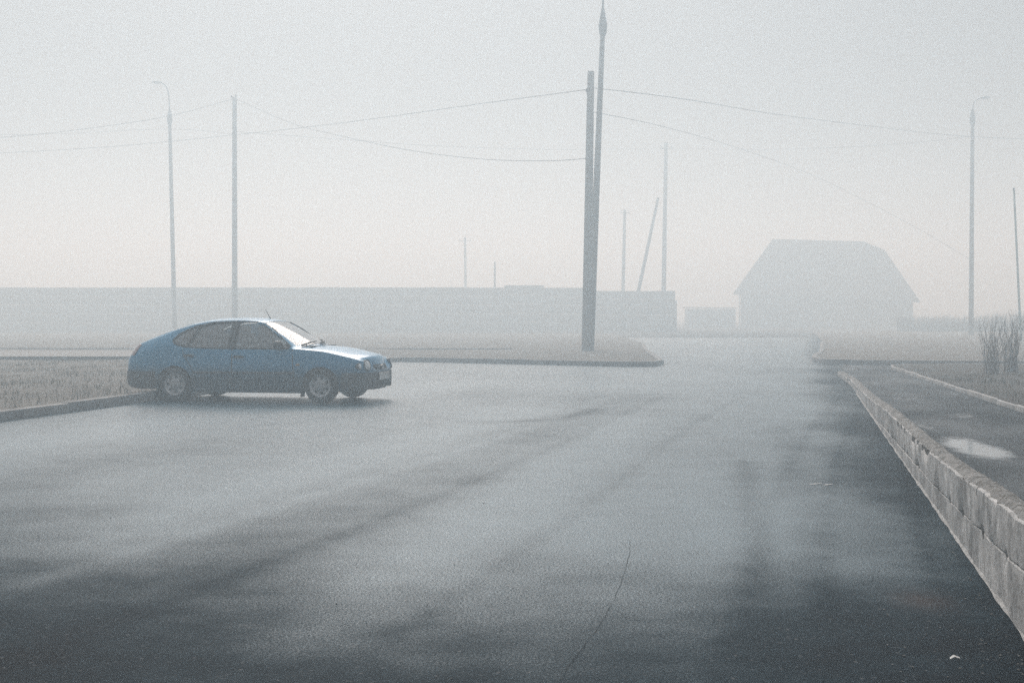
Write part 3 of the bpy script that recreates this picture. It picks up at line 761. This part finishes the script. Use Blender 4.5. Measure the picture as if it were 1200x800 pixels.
DLO = [(-1.275, .985), (-1.20, 1.06), (-1.08, 1.13), (-.93, 1.19), (-.63, 1.248), (-.286, 1.262), (.052, 1.258), (.20, 1.235), (.39, 1.125), (.56, .99), (.70, .885), (.69, .862), (.55, .858), (-.25, .858), (-.90, .872), (-1.06, .885), (-1.21, .92), (-1.27, .95)]
def inner(poly, m):
    n = len(poly); out = []
    A = sum(poly[i][0] * poly[(i + 1) % n][1] - poly[(i + 1) % n][0] * poly[i][1] for i in range(n))
    s = 1 if A > 0 else -1
    for i in range(n):
        a, b, c = Vector(poly[i - 1]), Vector(poly[i]), Vector(poly[(i + 1) % n])
        t1, t2 = (b - a).normalized(), (c - b).normalized(); nv = (Vector((-t1.y, t1.x)) + Vector((-t2.y, t2.x))).normalized() * s
        out.append(tuple(b + nv * m))
    return out
def skin(poly, sgn, off, rim=0, step=.07, axis='y'):
    """a patch of the shell: outline in side view (x,z) or front view (y,z), laid on the body"""
    bm = bmesh.new()
    vs = [bm.verts.new((x, 0, z) if axis == 'y' else (0, x, z)) for x, z in poly]; bm.faces.new(vs)
    lo = [min(p[k] for p in poly) for k in (0, 1)]; hi = [max(p[k] for p in poly) for k in (0, 1)]
    for k in (0, 1):
        q = lo[k] + step * .5
        while q < hi[k]:
            no = ((1, 0, 0) if axis == 'y' else (0, 1, 0)) if k == 0 else (0, 0, 1)
            bmesh.ops.bisect_plane(bm, geom=bm.verts[:] + bm.edges[:] + bm.faces[:], plane_co=tuple(c * q for c in no), plane_no=no); q += step
    for v in bm.verts:
        if axis == 'y':
            h = BVH.ray_cast(Vector((v.co.x, sgn * 3, v.co.z)), Vector((0, -sgn, 0)))
        else:
            h = BVH.ray_cast(Vector((sgn * 4, v.co.y, v.co.z)), Vector((-sgn, 0, 0)))
        if h[0] is not None:
            nn = h[1] if h[1].dot(Vector((0, sgn, 0)) if axis == 'y' else Vector((sgn, 0, 0))) > 0 else -h[1]
            v.co = h[0] + nn * off
        else: v.co.y = sgn * .6 if axis == 'y' else v.co.y
    if rim:
        es = [e for e in bm.edges if e.is_boundary]
        r = bmesh.ops.extrude_edge_only(bm, edges=es)
        d = Vector((0, -sgn * rim, 0)) if axis == 'y' else Vector((-sgn * rim, 0, 0))
        bmesh.ops.translate(bm, vec=d, verts=[g for g in r['geom'] if isinstance(g, bmesh.types.BMVert)])
    bmesh.ops.recalc_face_normals(bm, faces=bm.faces)
    if bm.faces:
        f = max(bm.faces, key=lambda f: f.calc_area()); w = Vector((0, sgn, 0)) if axis == 'y' else Vector((sgn, 0, 0))
        if f.normal.dot(w) < 0: bmesh.ops.reverse_faces(bm, faces=bm.faces[:])
    return bm

# hollow the cabin, open the windows and the wheel arches
def tmp(bm, mat):
    bmesh.ops.recalc_face_normals(bm, faces=bm.faces)
    me = bpy.data.meshes.new('cut'); bm.to_mesh(me); bm.free(); me.materials.append(mat); o = bpy.data.objects.new('cut', me); C.objects.link(o); return o
cuts = []
bm = bmesh.new()                          # cabin void
rings = []
for i in range(5, 13):
    for k in range(2):
        u = min(12., i + k / 2)
        x, W, zb, zs, xr, yr, zr, xc, zc = [pchip(c, u) for c in COLS]
        z0 = .845
        if zr - z0 < .05: zr = z0 + .035; zc = max(zc, zr + .01)
        T = .045
        pr = [(x, W * .955 - .07, z0 - .06), (x, W * .955 - .065, z0 + .02), (lerp(x, xr, .5), (W * .955 + yr) / 2 - T, lerp(z0 + .02, zr - T, .5)), (xr, yr - T * .6, zr - T * .7), (lerp(xr, xc, .75), yr * .5, lerp(zr, zc, .80) - T * .8)]
        top = (xc, 0, zc - T * .8)
        if u == 12.:
            pr = [(p[0] - .03, p[1], p[2]) for p in pr]; top = (top[0] - .06, 0, top[2])
        ring = [bm.verts.new((p[0], -p[1], p[2])) for p in pr] + [bm.verts.new(top)] + [bm.verts.new(p) for p in pr[::-1]]
        rings.append(ring)
for a, b in zip(rings, rings[1:]):
    n = len(a)
    for k in range(n): bm.faces.new((a[k], b[k], b[(k + 1) % n], a[(k + 1) % n]))
bm.faces.new(rings[0]); bm.faces.new(rings[-1][::-1])
cuts.append(tmp(bm, INTER))
bm = bmesh.new()                          # side windows, right through
a = [bm.verts.new((x, -1.2, z)) for x, z in DLO]; b = [bm.verts.new((x, 1.2, z)) for x, z in DLO]; n = len(a)
for k in range(n): bm.faces.new((a[k], a[(k + 1) % n], b[(k + 1) % n], b[k]))
bm.faces.new(a[::-1]); bm.faces.new(b); cuts.append(tmp(bm, PLAST))
def slab(pts, below, above, nrm):
    bm = bmesh.new(); lo = [bm.verts.new(Vector(p) - nrm * below) for p in pts]; hi = [bm.verts.new(Vector(p) + nrm * above) for p in pts]; n = len(pts)
    for k in range(n): bm.faces.new((lo[k], lo[(k + 1) % n], hi[(k + 1) % n], hi[k]))
    bm.faces.new(lo[::-1]); bm.faces.new(hi); return bm
NW = Vector((.47, 0, .88)).normalized()
ws = [(.20, -.55, 1.262), (.52, -.615, 1.07), (.78, -.665, .905), (.90, -.4, .90), (.945, 0, .90), (.90, .4, .90), (.78, .665, .905), (.52, .615, 1.07), (.20, .55, 1.262), (.21, .3, 1.285), (.22, 0, 1.29), (.21, -.3, 1.285)]
cuts.append(tmp(slab(ws, .085, .12, NW), PLAST))
NB = Vector((-.36, 0, .93)).normalized()
rw = [(-1.20, -.50, 1.22), (-1.20, .50, 1.22), (-1.72, .53, 1.06), (-1.78, 0, 1.08), (-1.72, -.53, 1.06)]
for sx in (1.2325, -1.2325):
    for s in (-1, 1):
        bm = bmesh.new(); lathe(bm, [(0, -.2), (.315, -.2), (.315, .25), (0, .25)], 40, Matrix.Translation((sx, s * .80, .262)) @ Matrix.Rotation(math.pi / 2, 4, 'X'))
        cuts.append(tmp(bm, PLAST))
me = bpy.data.meshes.new('shell'); full.to_mesh(me); me.materials.append(PAINT); sh = bpy.data.objects.new('shell', me); C.objects.link(sh)
for c in cuts:
    md = sh.modifiers.new('cut', 'BOOLEAN'); md.operation = 'DIFFERENCE'; md.object = c; md.solver = 'MANIFOLD'
bpy.context.view_layer.update()
dg = bpy.context.evaluated_depsgraph_get()
res = bpy.data.meshes.new_from_object(sh.evaluated_get(dg))
body = bmesh.new(); body.from_mesh(res); bmesh.ops.remove_doubles(body, verts=body.verts, dist=.0004)
mats = [m for m in res.materials]
for c in cuts: bpy.data.objects.remove(c)
bpy.data.objects.remove(sh)
# part the bumpers from the shell
def take(bm, test):
    nb = bm.copy(); bmesh.ops.delete(nb, geom=[f for f in nb.faces if not test(f)], context='FACES')
    bmesh.ops.delete(bm, geom=[f for f in bm.faces if test(f)], context='FACES'); return nb
for cx in (1.575, -1.575):
    bmesh.ops.bisect_plane(body, geom=body.verts[:] + body.edges[:] + body.faces[:], plane_co=(cx, 0, 0), plane_no=(1, 0, 0))
bmesh.ops.bisect_plane(body, geom=body.verts[:] + body.edges[:] + body.faces[:], plane_co=(0, 0, .475), plane_no=(0, 0, 1))
fb = take(body, lambda f: f.calc_center_median().x > 1.575 and f.calc_center_median().z < .475)
rb = take(body, lambda f: f.calc_center_median().x < -1.575 and f.calc_center_median().z < .475)
obj('body', body, mats, car, smooth=32)
for nb in (fb, rb):
    for v in nb.verts:                    # the bumper stands a little proud of the wings
        v.co.x += .012 * (1 if v.co.x > 0 else -1); v.co.y *= 1.010
obj('bumper', fb, [GREYP] + mats[1:], car, smooth=32); obj('bumper', rb, [GREYP] + mats[1:], car, smooth=32)

DOORF = [(-.238, .838), (-.238, .20), (-.22, .165), (.772, .165), (.792, .25), (.782, .46), (.767, .60), (.757, .838)]
DOORR = [(-1.10, .862), (-1.07, .74), (-1.0, .64), (-.94, .56), (-.905, .46), (-.90, .36), (-.87, .165), (-.282, .165), (-.262, .20), (-.262, .838)]
SEAM = [(-1.112, .866), (-1.08, .73), (-1.01, .63), (-.95, .55), (-.915, .455), (-.91, .35), (-.878, .157), (.786, .157), (.81, .25), (.80, .46), (.785, .60), (.775, .845), (-.25, .845)]
FP = [(-.20, .868), (.66, .868), (.68, .878), (.55, .985), (.385, 1.115), (.195, 1.225), (.05, 1.248), (-.20, 1.252)]
RP = [(-.99, .882), (-.90, .878), (-.34, .868), (-.33, 1.248), (-.62, 1.238), (-.84, 1.19)]
QP = [(-1.262, .982), (-1.255, .953), (-1.2, .928), (-1.05, .892), (-.90, 1.168), (-.94, 1.178), (-1.08, 1.12), (-1.19, 1.055)]
PIL = [(-.34, .852), (-.20, .852), (-.20, 1.268), (-.33, 1.268)]
QB = [(-1.05, .885), (-.995, .88), (-.845, 1.197), (-.90, 1.18)]
TAIL = [(-2.07, .73), (-1.97, .725), (-1.93, .80), (-1.88, .895), (-1.93, .91), (-2.03, .86)]
for s in (-1, 1):
    obj('door_seal', skin(SEAM, s, .001), PLAST, car, smooth=40)
    df = obj('door', skin(DOORF, s, .005, .012), PAINT, car, smooth=50)
    dr = obj('door', skin(DOORR, s, .005, .012), PAINT, car, smooth=50)
    for par, x, z in ((df, -.13, .72), (dr, -.98, .735)):
        h = BVH.ray_cast(Vector((x, s * 3, z)), Vector((0, -s, 0)))[0]
        bm = bmesh.new(); box(bm, (x, h.y + s * .022, z), (.17, .03, .04), None, .012); obj('handle', bm, PLAST, par, smooth=40)
    for nm, poly, par in (('window', FP, df), ('window', RP, dr), ('quarter_window', QP, car)):
        obj(nm, skin(poly, s, -.012, 0, .09), GLASS, par, smooth=60)
    obj('door_pillar', skin(PIL, s, .003, .03), PLAST, car, smooth=50)
    obj('window_divider', skin(QB, s, .002, .02), PLAST, car, smooth=50)
    # rubber strip round the window opening and rub strip along the doors
    bm = bmesh.new()
    ro = [BVH.ray_cast(Vector((x, s * 3, z)), Vector((0, -s, 0)))[0] for x, z in inner(DLO, -.012)]
    ro = [p for p in ro if p is not None]
    tube(bm, [p for p in ro] + [ro[0]], .014, 6, False); obj('window_trim', bm, PLAST, car, smooth=60)
    for (xa, xb, par) in ((-.90, -.27, dr), (-.235, .775, df)):
        bm = bmesh.new(); pts = []
        for k in range(9):
            x = lerp(xa, xb, k / 8); h = BVH.ray_cast(Vector((x, s * 3, .468)), Vector((0, -s, 0)))[0]; pts.append((x, h.y + s * .006, .468))
        tube(bm, pts, .017, 6); obj('rub_strip', bm, GREYP, par, smooth=50)
    obj('tail_light', skin(TAIL, s, .008, .02, .05), REDL, car, smooth=50)
    bm = bmesh.new()                      # door mirror
    r = bmesh.ops.create_uvsphere(bm, u_segments=16, v_segments=10, radius=1)
    for v in r['verts']:
        q = v.co.copy(); e = .55
        v.co = Vector((math.copysign(abs(q.x) ** .7, q.x) * .055, math.copysign(abs(q.y) ** e, q.y) * .10, math.copysign(abs(q.z) ** e, q.z) * .062)) + Vector((.565, s * .915, .915))
    tube(bm, [(.60, s * .80, .885), (.57, s * .88, .90)], .028, 8)
    mi = obj('wing_mirror', bm, PAINT if False else PLAST, car, smooth=60)
    bm = bmesh.new(); box(bm, (.512, s * .915, .915), (.008, .16, .10), None, .003); obj('mirror_glass', bm, CHROME, mi)
    bm = bmesh.new(); h = BVH.ray_cast(Vector((.86, s * 3, .60)), Vector((0, -s, 0)))[0]; box(bm, (.86, h.y, .60), (.06, .02, .03), None, .008); obj('indicator', bm, AMBER, car, smooth=40)
    # inner headrests and seats in front
    for sx in (-.15, -.95):
        bm = bmesh.new(); box(bm, (sx, s * .36, .93), (.14, .46, .30), Matrix.Rotation(-.25, 4, 'Y'), .05); box(bm, (sx - .06, s * .36, 1.13 if sx > -.5 else 1.10), (.10, .26, .14), Matrix.Rotation(-.2, 4, 'Y'), .04)
        obj('seat', bm, INTER, car, smooth=50)
bm = bmesh.new(); ring = [(.30 + .10 * math.sin(a) * .45, .36 + .18 * math.cos(a), .93 + .16 * math.sin(a)) for a in [k * 2 * math.pi / 20 for k in range(21)]]
tube(bm, ring, .014, 6, False); tube(bm, [(.30, .18, .93), (.30, .54, .93)], .016, 6); obj('steering_wheel', bm, PLAST, car, smooth=60)
bm = bmesh.new(); box(bm, (.62, 0, .86), (.42, 1.3, .07), Matrix.Rotation(.1, 4, 'Y'), .03); obj('dashboard', bm, INTER, car, smooth=50)

def drape(pts2, n, mat, name, off):       # glass laid on top of the shell, outline in plan (x, y)
    bm = bmesh.new(); vs = [bm.verts.new((x, y, 0)) for x, y in pts2]; bm.faces.new(vs)
    lo = [min(p[k] for p in pts2) for k in (0, 1)]; hi = [max(p[k] for p in pts2) for k in (0, 1)]
    for k in (0, 1):
        q = lo[k] + .045
        while q < hi[k]:
            no = (1, 0, 0) if k == 0 else (0, 1, 0)
            bmesh.ops.bisect_plane(bm, geom=bm.verts[:] + bm.edges[:] + bm.faces[:], plane_co=tuple(c * q for c in no), plane_no=no); q += .09
    for v in bm.verts:
        h = BVH.ray_cast(Vector((v.co.x, v.co.y, 3)), Vector((0, 0, -1)))
        nn = h[1] if h[1].z > 0 else -h[1]; v.co = h[0] + nn * off
    bmesh.ops.recalc_face_normals(bm, faces=bm.faces)
    return obj(name, bm, mat, car, smooth=60)
drape([(p[0] + .004, p[1] * 1.015) for p in ws], 0, DEW, 'windscreen', -.004)
drape([(p[0], p[1]) for p in rw], 0, plain('dark_glass', (.03, .034, .036), .06, coat=1), 'rear_window', .004)
for (y0, y1) in ((-.62, -.08), (-.05, .50)):
    bm = bmesh.new(); pts = []
    for k in range(7):
        y = lerp(y0, y1, k / 6); x = .93 - .10 * (y / .6) ** 2 + (.01 if k else .02) - .05 * k / 6
        h = BVH.ray_cast(Vector((x, y, 3)), Vector((0, 0, -1)))[0]; pts.append(h + Vector((.006, 0, .022)))
    tube(bm, pts, [.016, .015, .013, .012, .011, .010, .008], 6); tube(bm, [pts[0] + Vector((.06, .05, -.02)), pts[1] + Vector((.02, 0, .006)), pts[3] + Vector((0, 0, .012))], .010, 6)
    obj('wiper', bm, PLAST, car, smooth=60)
bm = bmesh.new(); box(bm, (.97, 0, .885), (.07, 1.15, .016), None, .006); obj('cowl', bm, PLAST, car)
bm = bmesh.new(); tube(bm, [(.07, 0, 1.31), (.05, 0, 1.35), (-.02, 0, 1.47)], [.012, .006, .004], 6); obj('antenna', bm, PLAST, car, smooth=60)

# lamps, grille and plate at the nose
def puck(zx, zy, r, name, mirror=True):
    hp, hn = seen(zx, zy)
    n0 = (Vector((1, -.35, .25))).normalized()
    for s in ((-1, 1) if mirror else (-1,)):
        p = Vector((hp.x, hp.y if s < 0 else -hp.y, hp.z)); nn = Vector((n0.x, n0.y if s < 0 else -n0.y, n0.z))
        M = Matrix.Translation(p - nn * .028) @ nn.to_track_quat('Z', 'Y').to_matrix().to_4x4()
        bm = bmesh.new(); lathe(bm, [(0, .046), (r * .45, .043), (r * .78, .036), (r * .9, .028)], 24, M)
        o = obj(name, bm, LENS, car, smooth=60)
        bm = bmesh.new(); lathe(bm, [(r * .88, .028), (r * .92, .036), (r * 1.02, .034), (r * 1.06, .015), (r * 1.06, -.06), (0, -.06)], 24, M); obj('bezel', bm, GREYP, o, smooth=40)
puck(1030, 268, .085, 'headlight'); puck(1000, 272, .052, 'headlight')
GR = [(-.33, .50), (-.30, .595), (.30, .595), (.33, .50)]
gb = skin(GR, 1, .006, .03, .06, 'x'); gr = obj('grille', gb, PLAST, car, smooth=40)
bm = bmesh.new()
for z in (.525, .55, .575):
    pts = []
    for k in range(9):
        y = lerp(-.30, .30, k / 8); h = BVH.ray_cast(Vector((4, y, z)), Vector((-1, 0, 0)))[0]; pts.append(h + Vector((.012, 0, 0)))
    tube(bm, pts, .006, 5)
obj('grille_bar', bm, GREYP, gr, smooth=50)
h = BVH.ray_cast(Vector((4, 0, .55)), Vector((-1, 0, 0)))[0]
bm = bmesh.new(); tube(bm, [(h.x + .022, .055 * math.cos(a), .552 + .034 * math.sin(a)) for a in [k * 2 * math.pi / 20 for k in range(21)]], .006, 6, False); tube(bm, [(h.x + .022, .03 * math.cos(a), .552 + .034 * math.sin(a)) for a in [k * 2 * math.pi / 16 for k in range(17)]], .005, 6, False)
obj('badge', bm, CHROME, gr, smooth=60)
bm = bmesh.new(); box(bm, (2.02, 0, .405), (.012, .52, .115), None, .004); pl_ = obj('number_plate', bm, PLATE, car)
bm = bmesh.new(); box(bm, (2.01, 0, .405), (.012, .55, .14), None, .004); obj('plate_holder', bm, PLAST, pl_)
obj('air_intake', skin([(-.55, .30), (-.5, .345), (.5, .345), (.55, .30), (.48, .25), (-.48, .25)], 1, .016, .02, .08, 'x'), PLAST, car, smooth=40)
bm = bmesh.new(); pts = []
for k in range(15):
    y = lerp(-.70, .70, k / 14); x = 1.965 - .42 * abs(y) ** 2.1; pts.append((x, y, .225 + .012 * random.random()))
tube(bm, pts, [.03] * 15, 6); obj('chin_spoiler', bm, PLAST, car, smooth=60)
bm = bmesh.new(); box(bm, (-2.19, 0, .56), (.012, .52, .115), None, .004); obj('number_plate', bm, PLATE, car)
bm = bmesh.new(); tube(bm, [(-1.7, .45, .22), (-2.15, .45, .2)], .025, 10); obj('exhaust', bm, STEEL, car, smooth=50)
bm = bmesh.new(); box(bm, (0, 0, .22), (3.3, 1.1, .10), None, .04); box(bm, (1.3, 0, .24), (.9, .9, .14), None, .04); box(bm, (-1.3, 0, .26), (.6, 1.0, .12), None, .04)
for sx in (1.2325, -1.2325): tube(bm, [(sx, -.66, .262), (sx, .66, .262)], .04, 8)
obj('underbody', bm, PLAST, car)

def wheel(sx, s):
    w = bpy.data.objects.new('wheel', None); C.objects.link(w); w.parent = car; w.location = (sx, s * .752, .272); w.rotation_euler = (math.pi / 2 * (1 if s < 0 else -1), random.uniform(0, 6), 0) if False else (math.pi / 2 * (1 if s < 0 else -1), 0, 0)
    bm = bmesh.new(); lathe(bm, [(.18, -.085), (.215, -.095), (.25, -.092), (.268, -.075), (.274, -.05), (.274, .05), (.268, .075), (.25, .092), (.215, .096), (.178, .085), (.178, -.085)], 40)
    obj('tyre', bm, RUBBER, w, smooth=40)
    bm = bmesh.new(); lathe(bm, [(.185, .088), (.178, .094), (.168, .088), (.160, .060), (.150, .045), (0, .045)], 40); obj('rim', bm, plain('steel_rim', (.10, .10, .105), .6) if 'steel_rim' not in bpy.data.materials else bpy.data.materials['steel_rim'], w, smooth=40)
    bm = bmesh.new(); N = 7               # wheel trim: dished disc, seven broad spokes with openings between
    lathe(bm, [(0, .092), (.03, .092), (.075, .088), (.095, .080), (.095, .05)], 28)
    lathe(bm, [(.142, .05), (.142, .078), (.155, .090), (.176, .096), (.176, .07)], 40)
    for k in range(N):
        a0 = 2 * math.pi * k / N; hw = .25
        for t in (0,):
            q = []
            for r, z in ((.090, .082), (.118, .081), (.146, .082)):
                for a in (a0 - hw, a0 + hw): q.append(bm.verts.new((r * math.cos(a), r * math.sin(a), z)))
            bm.faces.new((q[0], q[2], q[3], q[1])); bm.faces.new((q[2], q[4], q[5], q[3]))
            r_ = bmesh.ops.extrude_edge_only(bm, edges=[e for e in {e for v in q for e in v.link_edges} if e.is_boundary and all(v in q for v in e.verts)])
            bmesh.ops.translate(bm, vec=(0, 0, -.03), verts=[g for g in r_['geom'] if isinstance(g, bmesh.types.BMVert)])
    bmesh.ops.recalc_face_normals(bm, faces=bm.faces)
    obj('wheel_trim', bm, ALLOY, w, smooth=35)
for sx in (1.2325, -1.2325):
    for s in (-1, 1):
        wheel(sx, s)
        bm = bmesh.new(); x = sx - .325; box(bm, (x, s * .73, .17), (.012, .17, .16), Matrix.Rotation(.12, 4, 'Y'), .004); obj('mud_flap', bm, RUBBER, car)
        bm = bmesh.new()                  # rolled lip of the wheel arch
        pts = []
        for k in range(17):
            a = lerp(-.12, math.pi + .12, k / 16); x, z = sx + .318 * math.cos(a), .262 + .318 * math.sin(a)
            h = BVH.ray_cast(Vector((x, s * 3, z)), Vector((0, -s, 0)))[0]
            if h: pts.append((x, h.y + s * .002, z))
        tube(bm, pts, .012, 6); obj('wheel_arch_lip', bm, PAINT, car, smooth=60)
full.free()

# ------------------------------------------------------------------ air
bm = bmesh.new(); box(bm, (0, 20, 8.3), (640, 640, 18.6))
hz_m = bpy.data.materials.new('fog'); hz_m.use_nodes = True; t = hz_m.node_tree; t.nodes.clear()
o = t.nodes.new('ShaderNodeOutputMaterial'); v = t.nodes.new('ShaderNodeVolumePrincipled')
v.inputs['Color'].default_value = (.75, .90, 1, 1); v.inputs['Absorption Color'].default_value = (1, 1, 1, 1); v.inputs['Density'].default_value = .0145; v.inputs['Anisotropy'].default_value = .45
t.links.new(v.outputs[0], o.inputs['Volume'])
struct(obj('haze', bm, hz_m), 'stuff')

# ------------------------------------------------------------------ light
EL, AZ = math.radians(42), math.radians(-8)   # the bright part of the overcast: high, ahead, a little left
W = bpy.data.worlds.new('World'); SC.world = W; W.use_nodes = True; nt = W.node_tree; bg = nt.nodes['Background']
sky = nt.nodes.new('ShaderNodeTexSky'); sky.sky_type = 'NISHITA'; sky.sun_disc = False; sky.sun_elevation = EL; sky.sun_rotation = AZ
sky.dust_density = 2; sky.air_density = 1.; sky.ozone_density = 1.
hs = nt.nodes.new('ShaderNodeHueSaturation'); hs.inputs['Saturation'].default_value = .16
# overcast: the cloud deck is about three times as bright overhead as at the horizon
tc = nt.nodes.new('ShaderNodeTexCoord'); sx_ = nt.nodes.new('ShaderNodeSeparateXYZ'); mr = nt.nodes.new('ShaderNodeMapRange'); vm = nt.nodes.new('ShaderNodeVectorMath'); vm.operation = 'SCALE'
nt.links.new(tc.outputs['Generated'], sx_.inputs[0]); nt.links.new(sx_.outputs[2], mr.inputs[0])
mr.interpolation_type = 'SMOOTHSTEP'
mr.inputs[1].default_value = .1; mr.inputs[2].default_value = 1; mr.inputs[3].default_value = .27; mr.inputs[4].default_value = 1.7
nt.links.new(sky.outputs[0], hs.inputs['Color']); nt.links.new(hs.outputs[0], vm.inputs[0]); nt.links.new(mr.outputs[0], vm.inputs['Scale']); nt.links.new(vm.outputs[0], bg.inputs[0]); bg.inputs[1].default_value = .075
sd = bpy.data.lights.new('sun', 'SUN'); sd.energy = 1.5; sd.angle = math.radians(40); sd.color = (1, .965, .925)
so = bpy.data.objects.new('sun', sd); C.objects.link(so)
dv = Vector((math.sin(AZ) * math.cos(EL), math.cos(AZ) * math.cos(EL), math.sin(EL)))
so.rotation_euler = dv.to_track_quat('Z', 'Y').to_euler()

cd = bpy.data.cameras.new('camera'); cam = bpy.data.objects.new('camera', cd); C.objects.link(cam); SC.camera = cam
cd.sensor_width = 36; cd.lens = 48; cd.clip_end = 2000; cd.clip_start = .1
cam.location = (0, 0, H); cam.rotation_euler = (math.radians(90) - math.atan((400 - HY) / F), 0, 0)
vs = SC.view_settings; vs.view_transform = 'Standard'; vs.look = 'None'; vs.gamma = 1; vs.exposure = .62; vs.use_curve_mapping = False
cy = SC.cycles
cy.volume_bounces = 4; cy.max_bounces = 8; cy.diffuse_bounces = 3; cy.glossy_bounces = 3; cy.transparent_max_bounces = 8
cy.use_denoising = False; cy.caustics_reflective = False; cy.caustics_refractive = False
try: cy.denoiser = 'OPENIMAGEDENOISE'
except Exception: pass
